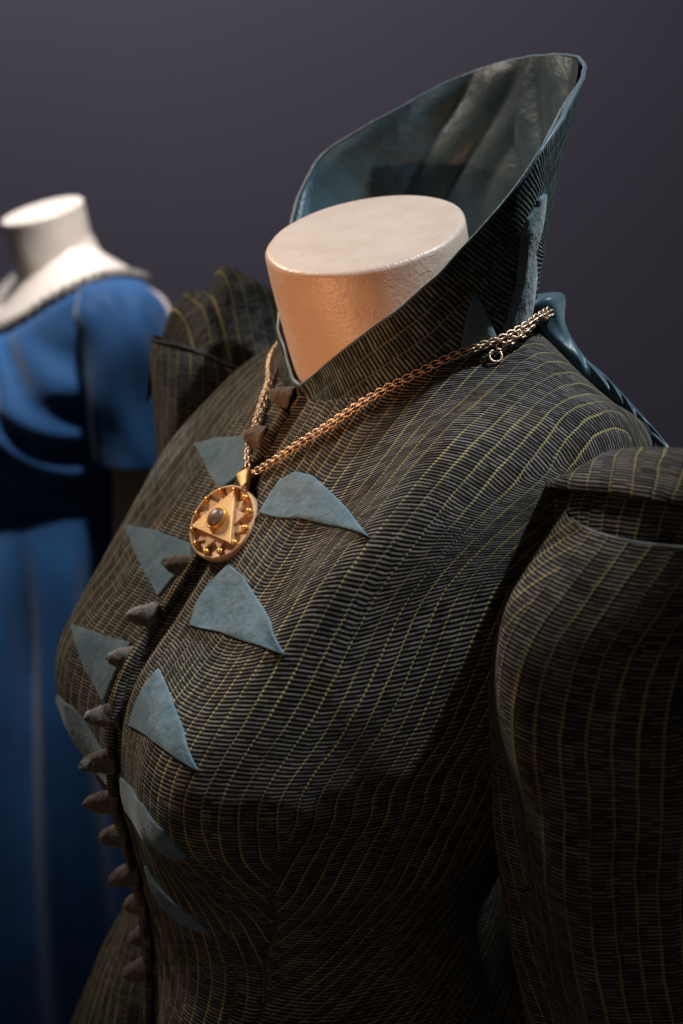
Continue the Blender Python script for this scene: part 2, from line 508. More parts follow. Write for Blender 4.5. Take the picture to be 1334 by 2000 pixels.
def build_bodice(parent):
    P = half.copy()
    # arc length across each row, blended with plain x near the shoulders
    seg = np.linalg.norm(np.diff(P, axis=1), axis=2)
    arc = np.concatenate([np.zeros((NR, 1)), np.cumsum(seg, axis=1)], axis=1)
    zz = P[..., 2]
    xs, ph, ut, vt = cloth_table()
    phi = np.arctan2(-P[..., 1], zz - 1.165)
    xa = np.abs(P[..., 0])
    xv_ = np.where(xa < 0.10, xa, 0.10 + 0.025 * np.tanh((xa - 0.10) / 0.025))
    vup = table_lookup(vt, xs, ph, xv_, phi)
    ramp = np.where(xa < 0.06, 0.0, np.where(xa < 0.09, (xa - 0.06) ** 2 / 0.06, 0.015 + (xa - 0.09)))
    vup = vup + 0.75 * ramp * np.clip((math.radians(96) - phi) / math.radians(80), 0, 1)
    uup = table_lookup(ut, xs, ph, xa, phi) + 1.3 * np.clip(xa - xs[-1], 0, None)
    for i in range(NR):
        if zz[i, 0] < 1.165 or xa[i].max() < 0.150:
            continue
        c = int(np.argmax(xa[i] >= 0.150))
        xr = xa[i, :c + 1]
        uc, vc, ac, zc_ = (float(np.interp(0.1499, xr, q[i, :c + 1])) for q in (uup, vup, arc, zz))
        kz = float(sstep(1.315, 1.26, zc_))
        uup[i, c:] = uup[i, c:] * (1 - kz) + kz * (uc + arc[i, c:] - ac)
        vup[i, c:] = vup[i, c:] * (1 - kz) + kz * vc
    k = sstep(1.21, 1.165, zz)
    u = uup * (1 - k) + arc * k
    v = np.where(zz > 1.165, vup, 1.165 - zz)
    # below the bust: two darts; cloth between and beyond them runs at its own slant
    zb = 1.165
    rowz = zz[:, 0]
    xs1 = np.interp(rowz, [0.86, 0.996, 1.0475, 1.096, 1.136, 1.167], [0.086, 0.0815, 0.080, 0.103, 0.124, 0.129])
    xs2 = np.interp(rowz, [0.86, 1.00, 1.041, 1.10, 1.1476, 1.171], [0.100, 0.0955, 0.0955, 0.123, 0.1446, 0.1500])
    fr = np.argmax(P[..., 0], axis=1)
    d1 = np.array([np.interp(xs1[i], P[i, :fr[i], 0], arc[i, :fr[i]]) for i in range(NR)])[:, None]
    d2 = np.array([np.interp(xs2[i], P[i, :fr[i], 0], arc[i, :fr[i]]) for i in range(NR)])[:, None]
    dn = np.clip(zb - zz, 0, None)
    dn = dn * dn / (dn + 0.03)
    B = (arc > d1) & (arc <= d2) & (zz < zb)
    u = np.where(B, u + 0.005 * sstep(zb, zb - 0.05, zz), u)
    w = sstep(0, 1, np.clip((arc - d2) / 0.0006 + 1, 0, 1))
    u = u + w * dn * 1.2
    # shallow seam furrows and uneven cloth
    Pn = P.copy()
    cen = np.array([0, -0.03, 0])
    out = P - cen
    out[..., 2] = 0
    out /= np.linalg.norm(out, axis=2)[..., None] + 1e-9
    fur = np.exp(-((arc - d1) / .0016) ** 2) * (zz < zb) * sstep(zb, zb - .04, zz) + np.exp(-((arc - d2) / .0016) ** 2) * (zz < zb) * sstep(zb, zb - .04, zz)
    dis = -0.0022 * fur + 0.0011 * fnoise(P, 60, 3) + 0.0007 * fnoise(P, 130, 5)
    dis *= sstep(0.0, 0.02, arc)
    Pn += out * dis[..., None]
    # left half (wearer's) tucks under at the centre front: a real groove
    L = Pn.copy()
    groove = np.exp(-(arc / .0045) ** 2) * 0.007
    L[..., 1] += groove
    Rr = Pn.copy()
    Rr[..., 0] *= -1
    Rr[..., 1] += groove
    V = np.concatenate([L.reshape(-1, 3), Rr.reshape(-1, 3)])
    uv = np.concatenate([np.stack([u, v], -1).reshape(-1, 2), np.stack([u + .0037, v], -1).reshape(-1, 2)])
    f = grid_faces(NR, NC)
    F = np.concatenate([f[:, ::-1], f + NR * NC])
    o = link_mesh('bodice', V, F, M['cloth'], parent, uv)
    return o, BVHTree.FromPolygons([tuple(p) for p in V.tolist()], F.tolist())


jacket = empty('striped_jacket', Vector((0, 0, 0.86)), 'dark ribbed jacket with gold pinstripes, standing collar and blue triangle appliques', 'jacket')
bodice, BVH = build_bodice(jacket)


def front(x, z, off=0.0):
    """point on the bodice's front at (x, z), lifted off along its normal"""
    h, n, i, d = BVH.ray_cast(Vector((x, -1, z)), Vector((0, 1, 0)))
    if h is None:
        return None, None
    if n.y > 0:
        n = -n
    return np.array(h + n * off), np.array(n)


# ------------------------------------------------------------------ collar
RIM = [(0, -.0475, 1.3590), (.0114, -.0465, 1.3650), (.0411, -.0400, 1.3845), (.0605, -.0315, 1.399), (.0782, -.0226, 1.4125), (.0892, -.0154, 1.4236), (.0979, -.009, 1.4327),
       (.1050, -.0014, 1.4444), (.1122, .0052, 1.4546), (.1192, .0135, 1.4673), (.1235, .0233, 1.4811), (.1230, .0370, 1.4972), (.1085, .0604, 1.5137),
       (.0930, .0800, 1.5261), (.0762, .1000, 1.5394), (.0570, .1130, 1.5470), (.0300, .1200, 1.5520), (0, .1216, 1.5536)]


def build_collar(parent):
    n = 130
    rim = spline(RIM, n)
    base = bicubic([BOD[0], BOD[1]], 2, 400, 'ext', 'mirror', 'mirror')[0]
    # match both by relative arc length
    rl = arclen(rim)
    rl /= rl[-1]
    bl = arclen(base)
    bl /= bl[-1]
    base = np.stack([np.interp(rl, bl, base[:, k]) for k in range(3)], 1)
    m = 46
    t = np.linspace(0, 1, m)[:, None, None]
    # the cloth rises steeply off the neckline, then flares
    G = base[None] * (1 - t) + rim[None] * t
    span = np.linalg.norm(rim - base, axis=1)[None, :, None]
    outw = rim - np.array([0, 0.03, 0])
    outw[:, 2] = 0
    outw /= np.linalg.norm(outw, axis=1)[:, None]
    G = G - outw[None] * span * 0.015 * np.sin(np.pi * t) * sstep(0.05, 0.3, rl)[None, :, None]
    arc = np.broadcast_to((arclen(rim) * 0.55 + arclen(base) * 0.45)[None], (m, n))
    up = np.broadcast_to(np.linalg.norm(G - G[:1], axis=2), (m, n))
    G = G + outw[None] * (0.0012 * fnoise(G, 90, 8) * np.sin(np.pi * np.clip(t[..., 0], 0, 1)))[..., None]
    faces = grid_faces(m, n)

    def both(P, uv, f):
        R = P.copy()
        R[..., 0] *= -1
        k = P.shape[0] * P.shape[1]
        V = np.concatenate([P.reshape(-1, 3), R.reshape(-1, 3)])
        U = np.concatenate([uv.reshape(-1, 2)] * 2)
        return V, U, np.concatenate([f, f[:, ::-1] + k])
    # stripes run along the rim on the stand, ribs stand across them
    fine = np.stack([np.interp(np.linspace(0, 1, 900), np.linspace(0, 1, n), rim[:, k]) for k in range(3)], 1)
    fa = arclen(fine)
    Gf = G.reshape(-1, 3)
    d2_ = ((Gf[:, None] - fine[None]) ** 2).sum(2)
    # a little of the along-rim slant keeps neighbouring ribs from fanning at the base
    w_ = np.exp(-(d2_ - d2_.min(1, keepdims=True)) / 0.00012)
    near_arc = (w_ * fa[None]).sum(1) / w_.sum(1)
    near_d = np.sqrt(d2_.min(1))
    uv = np.stack([near_d.reshape(m, n), near_arc.reshape(m, n)], -1)
    V, U, F = both(G, uv, faces)
    o = link_mesh('collar', V, F, M['collar_cloth'], parent, U)
    # lining: an inner sheet 3 mm inside, loosely puckered
    I = G - outw[None] * 0.0030
    fold = 0.0040 * np.sin(arc * 80 + 2.2 * np.sin(up * 30) + 1.0) * sstep(0.25, 0.7, t[..., 0]) + 0.0016 * fnoise(G, 70, 21)
    pucker = 0.0010 * np.sin(arc * 700 + 3 * np.sin(arc * 60)) * sstep(0.80, 0.97, t[..., 0])
    I = I - outw[None] * ((np.abs(fold) + np.abs(pucker)) * sstep(0.0, 0.15, 1 - t[..., 0] * 0.92))[..., None]
    V, U, F = both(I, uv, faces[:, ::-1])
    link_mesh('lining', V, F, M['lining'], o, U)
    # rolled rim
    full = np.concatenate([rim * [-1, 1, 1], rim[::-1][1:]])
    full = full - np.concatenate([outw * [-1, 1, 1], outw[::-1][1:]]) * 0.0015
    full += 0.0005 * fnoise(full, 300, 4)[:, None]
    tube('rim_piping', full, 0.0013, M['lining'], o, 8)
    return o, G


collar, COLLAR_G = build_collar(jacket)


# ------------------------------------------------------------------ mannequin neck inside the collar
def build_neck(name, parent, c, a, b, tilt, roll, drop, base_c, ka, mat, extra=None):
    """a flat-topped neck: an oval cap, soft arris, sides running down to base_c"""
    n, m = 96, 40
    th = np.linspace(0, 2 * np.pi, n + 1)
    e1 = np.array([math.cos(roll), 0, math.sin(roll)])
    e2 = np.array([0, math.cos(tilt), math.sin(tilt)])
    nn = np.cross(e1, e2)
    nn /= np.linalg.norm(nn)
    c = np.array(c)
    rows = []
    for s in np.linspace(0, 0.925, 14):
        rows.append(c + nn * 0.0012 * (1 - s * s) + s * (np.outer(a * np.cos(th), e1) + np.outer(b * np.sin(th), e2)))
    r = 0.0035
    for q in np.linspace(0, math.pi / 2, 6):
        k = 1 - r / a * (1 - math.sin(q))
        rows.append(c - nn * r * (1 - math.cos(q)) + k * (np.outer(a * np.cos(th), e1) + np.outer(b * np.sin(th), e2)))
    last = rows[-1]
    bc = np.array(base_c)
    for s in np.linspace(0, 1, m)[1:]:
        kk = 1 + (ka - 1) * (s ** 0.8)
        ring = bc + kk * np.stack([a * np.cos(th), b * np.sin(th), 0 * th], -1)
        rows.append(last * (1 - s) + ring * s if extra is None else extra(last, ring, s))
    P = np.array(rows)
    nrm = P - np.array([0, 0, 1]) * P[..., 2:3]
    P = P + 0.0006 * fnoise(P, 120, 31)[..., None] * (nrm / (np.linalg.norm(nrm, axis=2)[..., None] + 1e-9))
    return link_mesh(name, P.reshape(-1, 3), grid_faces(len(P), n + 1, True), mat, parent)


mannequin = empty('mannequin', Vector((0, -0.02, 0.9)), 'pinkish plaster mannequin with flat-topped neck rising inside the tall dark collar', 'mannequin')
build_neck('neck', mannequin, (.0027, -.0024, 1.4502), .0585, .0635, .276, -.20, 0, (0, .032, 1.30), 0.84, M['neck'])


# ------------------------------------------------------------------ cloth patches laid on a surface
def densify(pts, step):
    pts = [np.array(p, float) for p in pts]
    out = []
    for a, b in zip(pts, pts[1:] + pts[:1]):
        k = max(1, int(round(np.linalg.norm(b - a) / step)))
        out += [a + (b - a) * i / k for i in range(k)]
    return np.array(out)


def patch(name, outline, bvh, mat, parent, lift=0.0016, puff=0.0004, seed=0, facing=(0, -1, 0)):
    """a padded piece of cloth with a turned edge, following the surface under it"""
    O = densify(outline, 0.0022)
    r = np.random.default_rng(seed)
    c = O.mean(0)
    ss = [0.0, 0.15, 0.3, 0.45, 0.6, 0.72, 0.82, 0.9, 0.96, 0.99, 1.0, 1.0]
    n = len(O)
    rows = []
    fac = Vector(facing)
    for k, sv in enumerate(ss):
        row = []
        for p in O:
            q = Vector(c + (p - c) * sv)
            h, nn, i, d = bvh.find_nearest(q)
            if nn.dot(fac) < 0:
                nn = -nn
            dome = (1 - sv ** 5) * puff + lift * min(1.0, (1 - sv) * 40 + 0.55)
            if k == len(ss) - 1:
                dome = -0.0008
            else:
                dome += (0.0007 * fnoise(np.array(h), 120, seed) + 0.0003 * fnoise(np.array(h), 330, seed + 1)) * (1 - sv ** 8)
            row.append(np.array(h + nn * dome))
        rows.append(row)
    V = np.array(rows).reshape(-1, 3)
    F = []
    for i in range(len(ss) - 1):
        for j in range(n):
            a, b = i * n + j, i * n + (j + 1) % n
            F.append((a, b, b + n, a + n))
    return link_mesh(name, V, F, mat, parent)


APP = [
    # wearer's left, from the pendant down to the waist
    [(.0322, -.0883, 1.2933), (.0304, -.08, 1.3036), (.0316, -.0745, 1.3109), (.0417, -.0688, 1.318), (.0580, -.0665, 1.3189), (.0766, -.0671, 1.3158), (.1035, -.0690, 1.3110), (.1395, -.0758, 1.3056), (.1064, -.0768, 1.3029), (.0719, -.0808, 1.2991), (.0495, -.0859, 1.2947)],
    [(.0283, -.1324, 1.2304), (.0219, -.1253, 1.2404), (.0219, -.1168, 1.2517), (.0311, -.108, 1.2645), (.0523, -.1087, 1.2644), (.0766, -.1119, 1.2604), (.1089, -.1179, 1.2576), (.1312, -.1208, 1.2475), (.1030, -.1273, 1.2449), (.0648, -.1289, 1.2381), (.0402, -.1313, 1.2324)],
    [(.0204, -.169, 1.1715), (.0228, -.163, 1.1905), (.0279, -.1521, 1.2069), (.0633, -.1583, 1.2055), (.097, -.1641, 1.2013), (.1195, -.1660, 1.1882), (.0954, -.1726, 1.1893), (.0651, -.1733, 1.1856)],
    [(.0117, -.1733, 1.135), (.0268, -.1745, 1.1385), (.0795, -.1828, 1.1537), (.1034, -.1801, 1.1498), (.1145, -.1715, 1.1370), (.1083, -.1726, 1.133), (.089, -.1785, 1.1308), (.0414, -.1729, 1.1134), (.013, -.172, 1.1129), (.0100, -.1700, 1.1230)],
    [(.0252, -.1656, 1.08), (.034, -.1641, 1.0757), (.0533, -.1586, 1.0695), (.0672, -.1513, 1.0651), (.0752, -.1435, 1.0555), (.0682, -.1473, 1.0547), (.0506, -.155, 1.0526), (.0345, -.1602, 1.0571), (.0261, -.1632, 1.0674)],
    # wearer's right
    [(-.1060, -.0740, 1.3057), (-.0773, -.0683, 1.3144), (-.0313, -.0647, 1.3246), (-.0168, -.069, 1.3188), (-.0149, -.0795, 1.3042), (-.0259, -.0882, 1.2935), (-.0553, -.0834, 1.2973), (-.0834, -.0772, 1.3026)],
    [(-.1150, -.1225, 1.2525), (-.0803, -.1144, 1.2572), (-.0241, -.1094, 1.2624), (-.0129, -.1131, 1.2569), (-.0196, -.122, 1.2447), (-.0247, -.1317, 1.2313), (-.056, -.1293, 1.2366), (-.089, -.1255, 1.244)],
    [(-.0960, -.1687, 1.1954), (-.0542, -.1607, 1.2009), (-.0205, -.1523, 1.2059), (-.019, -.1592, 1.1963), (-.0199, -.1654, 1.1836), (-.0248, -.1703, 1.1683), (-.049, -.1721, 1.1771), (-.0674, -.1726, 1.188)],
    [(-.0117, -.1733, 1.135), (-.0268, -.1745, 1.1385), (-.0620, -.1804, 1.1523), (-.0900, -.1801, 1.1498), (-.1083, -.1726, 1.138), (-.089, -.1785, 1.1308), (-.0414, -.1729, 1.1134), (-.013, -.172, 1.1129)],
    [(-.0252, -.1656, 1.08), (-.0533, -.1586, 1.0695), (-.0742, -.1442, 1.056), (-.0506, -.155, 1.0526), (-.0345, -.1602, 1.0571)],
]
for k, ol in enumerate(APP):
    patch('applique', ol if k < 5 else ol[::-1], BVH, M['suede'], jacket, seed=40 + k)


# ------------------------------------------------------------------ rolled front edge and pointed cloth fasteners
zs = np.linspace(1.345, 0.90, 150)
edge_pts = []
for z in zs:
    x = -0.0080 + 0.0007 * math.sin(z * 210)
    p, n_ = front(x, z, 0.0012)
    edge_pts.append(p)
EDGE = np.array(edge_pts)
EDGE = np.stack([np.convolve(np.pad(EDGE[:, k], 3, 'edge'), np.ones(7) / 7, 'valid') for k in range(3)], 1)
tube('front_piping', EDGE, 0.0037 + 0.0003 * np.sin(zs * 300), M['cloth'], jacket, 14)


def fastener(base, tip, up, w, seed):
    """a folded cloth point: broad at the edge of the front, tapering to a blunt tip, hollow on its underside"""
    r = np.random.default_rng(seed)
    base, tip, up = np.array(base), np.array(tip), np.array(up)
    d = (tip - base) * 1.12
    L = np.linalg.norm(d)
    d /= L
    up = up - d * (up @ d)
    up /= np.linalg.norm(up)
    sd = np.cross(d, up)
    m, n = 14, 20
    a = np.linspace(0, 2 * np.pi, n, endpoint=False)
    V = []
    bend = r.uniform(-0.05, 0.12)
    for t in np.linspace(0, 1, m):
        k = (1 - t) ** 0.8 * 0.66 + 0.36 * math.sqrt(max(0, 1 - t ** 5))
        hh, ww = w * k, w * 0.72 * k
        c = base + d * (L * (t - 0.03)) + up * L * bend * t * t
        for q in a:
            # flat below with a folded-in hollow, round above
            yy = math.sin(q)
            xx = math.cos(q)
            if yy < 0:
                yy *= 0.55 - 0.55 * math.exp(-(xx / 0.45) ** 2) * (1 - t)
            V.append(c + up * hh * yy + sd * ww * xx + 0.0003 * r.normal(size=3))
    V = np.array(V)
    F = [(i * n + j, i * n + (j + 1) % n, (i + 1) * n + (j + 1) % n, (i + 1) * n + j) for i in range(m - 1) for j in range(n)]
    F.append(tuple(range((m - 1) * n, m * n)))
    F.append(tuple(range(n))[::-1])
    uv = np.array([((j / n) * 0.02, (i / m) * L) for i in range(m) for j in range(n)])
    return link_mesh('cloth_point', V, F, M['point'], jacket, uv)


M['point'] = satin('brown_felted_points', (0.065, 0.054, 0.045), (0.11, 0.09, 0.075), 0.85, 160, 0.3, 0.0003, 0.15)
FAST = [((-.012, -.0464, 1.3475), (-.020, -.0560, 1.3520)), ((-.012, -.0642, 1.3243), (-.022, -.0735, 1.3275)),
        ((-.012, -.1128, 1.2485), (-.022, -.1290, 1.2525)), ((-.012, -.1380, 1.2221), (-.020, -.1540, 1.2240)), ((-.012, -.1522, 1.1966), (-.020, -.1680, 1.1985)),
        ((-.011, -.1668, 1.1622), (-.016, -.1850, 1.1633)), ((-.010, -.1716, 1.1334), (-.015, -.1905, 1.1345)), ((-.009, -.1712, 1.1052), (-.015, -.1895, 1.1068)),
        ((-.009, -.1669, 1.0806), (-.014, -.1815, 1.0815)), ((-.009, -.1606, 1.0512), (-.014, -.1768, 1.0505)), ((-.010, -.1559, 1.0272), (-.016, -.1680, 1.0276)),
        ((-.011, -.1536, 1.0023), (-.016, -.1660, 1.0022)), ((-.012, -.1576, .9761), (-.016, -.1715, .9767))]
for k, (b_, t_) in enumerate(FAST):
    up_ = (0, 0, 1) if k > 4 else (0, -0.55, 0.85)
    fastener(b_, t_, up_, 0.0118, 300 + k)

# ------------------------------------------------------------------ collar leaves
CB = BVHTree.FromPolygons([tuple(p) for p in COLLAR_G.reshape(-1, 3).tolist()], grid_faces(*COLLAR_G.shape[:2]).tolist())
LEAVES = [
    [(.0894, .0094, 1.3845), (.093, .0086, 1.3978), (.0967, .0087, 1.4095), (.1003, .0093, 1.4195), (.1014, .0108, 1.4214), (.1003, .0154, 1.4164), (.0976, .024, 1.4039), (.0959, .029, 1.396), (.093, .025, 1.3905)],
    [(.0955, .032, 1.3940), (.0992, .0353, 1.4111), (.1023, .037, 1.4252), (.1077, .0339, 1.4409), (.1129, .0307, 1.4533), (.1147, .0333, 1.4613), (.1135, .0394, 1.4673), (.114, .0401, 1.471), (.1093, .0477, 1.4735), (.1074, .0487, 1.4689), (.1088, .044, 1.4609), (.1081, .0421, 1.4542), (.1008, .0484, 1.44), (.0938, .0552, 1.4266), (.0913, .0557, 1.4135), (.0906, .0546, 1.4034), (.0950, .0423, 1.3960)]]
for k, ol in enumerate(LEAVES):
    patch('applique', ol, CB, M['teal_suede'], jacket, lift=0.0022, puff=0.0020, seed=90 + k, facing=(1, -0.3, 0))


# ------------------------------------------------------------------ near sleeve (wearer's left)
def ring(cx, cy, rx, ry, z, n=97, a0=-math.pi / 2):
    a = a0 + np.linspace(0, 2 * np.pi, n)
    return np.stack([cx + rx * np.cos(a), cy + ry * np.sin(a), np.full(n, z)], -1)


def sleeve_tube(name, rows, parent, mat, fold_amp, seed, top_tilt=None, nz=150, flip=False):
    ctrl = np.array([ring(*r) for r in rows])
    Pm = np.einsum('mr,rck->mck', cr_weights(len(rows), nz), pad(ctrl, 0))
    n = Pm.shape[1]
    cen = Pm[:, :-1].mean(1, keepdims=True)
    out = Pm - cen
    out /= np.linalg.norm(out, axis=2)[..., None]
    a = np.linspace(0, 2 * np.pi, n)[None]
    zf = np.linspace(0, 1, nz)[:, None]
    f = fold_amp * (np.sin(a * 7 + 2.2 * np.sin(zf * 5 + seed)) * 0.55 + np.sin(a * 4 - zf * 6 + seed * 2) * 0.6)
    f = f * sstep(0.0, 0.25, zf)
    f = f + 0.0008 * fnoise(Pm, 90, int(seed * 10))
    f[:, -1] = f[:, 0]
    Pm = Pm + out * f[..., None]
    if top_tilt is not None:
        Pm[..., 2] += top_tilt(Pm, zf)
    seg = np.linalg.norm(np.diff(Pm, axis=1), axis=2)
    arc = np.concatenate([np.zeros((nz, 1)), np.cumsum(seg, 1)], 1)
    # stripes follow the sleeve: keep the top's spacing half way
    arc = 0.45 * arc + 0.55 * arc.mean(0, keepdims=True)
    v = np.concatenate([np.zeros((1, n)), np.cumsum(np.linalg.norm(np.diff(Pm, axis=0), axis=2), 0)], 0)
    uv = np.stack([arc, v], -1)
    o = link_mesh(name, Pm.reshape(-1, 3), grid_faces(nz, n, flip), mat, parent, uv.reshape(-1, 2))
    return o, Pm


def near_tilt(P, zf):
    return (0.020 * sstep(0.02, 0.14, P[..., 1])) * (1 - sstep(0, 0.3, zf))


NEAR_ROWS = [(.222, .070, .060, .0735, 1.321), (.219, .060, .064, .086, 1.295), (.2155, .050, .065, .090, 1.27), (.2155, .044, .065, .0885, 1.23), (.217, .041, .063, .080, 1.19),
             (.219, .039, .061, .075, 1.15), (.222, .042, .059, .070, 1.10), (.226, .050, .057, .066, 1.05), (.230, .055, .055, .062, 1.0), (.234, .060, .053, .060, .93)]
sleeve, SP = sleeve_tube('sleeve', NEAR_ROWS, jacket, M['sleeve'] if 'sleeve' in M else M['cloth'], 0.0046, 1.3, near_tilt)
lip = SP[0].copy()
lip_in = lip.copy()
tube('lip_lining', np.concatenate([lip[90:96], lip[:52]]) + np.array([0, 0.0012, 0.0]), np.concatenate([np.linspace(0.0002, 0.0012, 20), np.full(38, 0.0012)]), M['lip'], sleeve, 8)


def sheet(name, ctrl, nr, nc, mat, parent, noise=0.0006, seed=1, uswap=False, usc=1.0, uoff=0.0, thick=0.0):
    P = bicubic(ctrl, nr, nc)
    n_ = np.cross(np.gradient(P, axis=1), np.gradient(P, axis=0))
    n_ /= np.linalg.norm(n_, axis=2)[..., None] + 1e-12
    P = P + n_ * (noise * fnoise(P, 110, seed))[..., None]
    du = np.concatenate([np.zeros((nr, 1)), np.cumsum(np.linalg.norm(np.diff(P, axis=1), axis=2), 1)], 1)
    du = np.broadcast_to(du.mean(0, keepdims=True), du.shape)
    dv = np.concatenate([np.zeros((1, nc)), np.cumsum(np.linalg.norm(np.diff(P, axis=0), axis=2), 0)], 0)
    uv = np.stack([dv, du] if uswap else [du, dv], -1) * usc + uoff
    V = P.reshape(-1, 3)
    F = grid_faces(nr, nc)
    U = uv.reshape(-1, 2)
    if thick:
        k = len(V)
        V = np.concatenate([V, (P - n_ * thick).reshape(-1, 3)])
        U = np.concatenate([U, U])
        idx = np.arange(nr * nc).reshape(nr, nc)
        loop = np.concatenate([idx[0], idx[1:, -1], idx[-1, ::-1][1:], idx[::-1, 0][1:]])
        rim = np.stack([loop[:-1], loop[:-1] + k, loop[1:] + k, loop[1:]], 1)
        F = np.concatenate([F, F[:, ::-1] + k, rim])
    return link_mesh(name, V, F, mat, parent, U), P


# the recess seen inside the pleat
sheet('pleat_inside', [
    [(.166, .020, 1.332), (.190, .024, 1.336), (.212, .021, 1.341), (.232, .026, 1.342), (.248, .036, 1.341), (.262, .052, 1.338), (.275, .080, 1.33)],
    [(.168, .016, 1.326), (.192, .016, 1.333), (.213, .013, 1.338), (.233, .017, 1.338), (.251, .025, 1.338), (.269, .043, 1.336), (.283, .075, 1.33)],
    [(.172, .010, 1.320), (.193, .0105, 1.322), (.213, .0085, 1.322), (.232, .012, 1.322), (.249, .021, 1.322), (.266, .040, 1.322), (.280, .072, 1.32)],
    [(.174, .012, 1.295), (.194, .0115, 1.295), (.213, .0095, 1.295), (.231, .012, 1.295), (.246, .021, 1.295), (.262, .040, 1.295), (.276, .070, 1.295)]],
    40, 90, M['cloth'], sleeve, 0.0008, 5, uoff=0.003)
# the puffed fold that rolls over it
sheet('puff_fold', [
    [(.176, .014, 1.330), (.186, .016, 1.331), (.211, .0165, 1.334), (.231, .021, 1.334), (.245, .026, 1.334), (.256, .034, 1.333), (.275, .062, 1.328)],
    [(.174, .0075, 1.3300), (.185, .0060, 1.3325), (.2111, .0045, 1.3370), (.2313, .0090, 1.3378), (.2448, .0137, 1.3382), (.256, .021, 1.338), (.278, .050, 1.333)],
    [(.173, .0090, 1.3330), (.184, .0065, 1.3365), (.208, .0070, 1.3435), (.227, .0120, 1.3455), (.241, .0180, 1.3465), (.252, .026, 1.346), (.275, .055, 1.340)],
    [(.172, .0130, 1.3340), (.181, .0150, 1.3390), (.197, .0200, 1.3480), (.212, .0270, 1.3510), (.226, .035, 1.352), (.238, .045, 1.351), (.260, .074, 1.345)],
    [(.170, .0190, 1.3330), (.175, .0270, 1.3390), (.181, .0400, 1.3460), (.190, .0520, 1.3490), (.200, .064, 1.350), (.211, .076, 1.349), (.232, .10, 1.343)],
    [(.166, .0250, 1.3300), (.167, .0350, 1.3340), (.168, .0500, 1.3380), (.172, .0650, 1.3400), (.178, .080, 1.340), (.186, .094, 1.338), (.203, .118, 1.333)]],
    70, 110, M['sleeve'], sleeve, 0.0016, 9, uoff=0.002, thick=0.0012)


# ------------------------------------------------------------------ far sleeve (wearer's right)
def far_tilt(P, zf):
    return (0.010 - 0.018 * sstep(-.058, -.008, P[..., 1])) * (1 - sstep(0, 0.25, zf))


FAR_ROWS = [(-.213, .010, .060, .070, 1.352), (-.208, .012, .068, .074, 1.34), (-.206, .012, .069, .0755, 1.30), (-.206, .012, .069, .075, 1.26), (-.208, .012, .068, .075, 1.20), (-.222, .020, .056, .068, 1.10), (-.228, .03, .052, .062, .98)]
fs, FP = sleeve_tube('sleeve', FAR_ROWS, jacket, M['cloth'], 0.0042, 4.1, far_tilt, flip=False)
tube('lip_lining', np.concatenate([FP[0][55:96], FP[0][:20]]), 0.0014, M['cloth'], fs, 8)
HEADC = []
ys = [-.048, -.040, -.024, -.008, .012, .034, .056, .085]
prof = {-.160: [1.318, 1.328, 1.340, 1.348, 1.352, 1.354, 1.354, 1.345],
        -.172: [1.330, 1.345, 1.362, 1.372, 1.374, 1.370, 1.364, 1.350],
        -.188: [1.338, 1.362, 1.388, 1.402, 1.402, 1.390, 1.376, 1.355],
        -.206: [1.345, 1.376, 1.398, 1.413, 1.410, 1.396, 1.380, 1.355],
        -.224: [1.350, 1.382, 1.396, 1.405, 1.402, 1.390, 1.375, 1.350],
        -.243: [1.345, 1.370, 1.386, 1.392, 1.390, 1.378, 1.362, 1.340],
        -.262: [1.330, 1.346, 1.358, 1.362, 1.360, 1.352, 1.340, 1.322],
        -.276: [1.300, 1.308, 1.314, 1.316, 1.315, 1.310, 1.305, 1.295]}
for x in sorted(prof, reverse=True):
    HEADC.append([(x, y, z) for y, z in zip(ys, prof[x])])
HP = bicubic(HEADC, 120, 120)
yv = HP[..., 1]
xv = HP[..., 0]
crease = 0.010 * np.exp(-((yv + 0.0185 + (xv + .20) * 0.25) / 0.0055) ** 2) + 0.006 * np.exp(-((yv - 0.022 + (xv + .2) * 0.3) / 0.008) ** 2)
HP[..., 2] -= crease * sstep(-.155, -.185, xv)
HP[..., 2] += (0.0022 * fnoise(HP, 130, 77) + 0.0012 * fnoise(HP, 260, 78) + 0.003 * np.sin((yv * 0.9 + xv * 0.55) * 95 + 0.6) ** 2) * sstep(-.158, -.18, xv)
du = yv
dv = np.concatenate([np.zeros((1, 120)), np.cumsum(np.linalg.norm(np.diff(HP, axis=0), axis=2), 0)], 0)
link_mesh('puff_fold', HP.reshape(-1, 3), grid_faces(120, 120), M['cloth'], fs, np.stack([du, dv], -1).reshape(-1, 2))

# ------------------------------------------------------------------ gathered cloth along the back of the shoulder
FR_IN = [(.078, .060, 1.404), (.085, .0624, 1.4045), (.090, .0761, 1.387), (.105, .0858, 1.3705), (.125, .0924, 1.3595), (.155, .0973, 1.3410), (.175, .098, 1.327)]
FR_OUT = [(.070, .072, 1.4150), (.080, .0880, 1.4155), (.085, .0868, 1.3985), (.097, .0915, 1.3815), (.112, .0985, 1.3695), (.150, .1010, 1.3465), (.175, .101, 1.330)]
fi, fo = spline(FR_IN, 160), spline(FR_OUT, 160)
tt = np.linspace(0, 1, 26)[:, None, None]
FRP = fi[None] * (1 - tt) + fo[None] * tt
wid_ = np.linalg.norm(fo - fi, axis=1)[None, :, None]
L_ = arclen(fo)[None, :, None]
ndir = np.array([0.75, -0.45, 0.5])
ndir /= np.linalg.norm(ndir)
FRP = FRP + ndir * (0.25 * wid_ * np.sin(np.pi * tt) + 0.0011 * np.sin(L_ * 330 + 3 * np.sin(tt * 3 + L_ * 60)) * np.sin(np.pi * tt))
V1 = FRP.reshape(-1, 3)
V2 = (FRP - ndir * 0.003).reshape(-1, 3)
k_ = len(V1)
gf = grid_faces(26, 160)
idx = np.arange(26 * 160).reshape(26, 160)
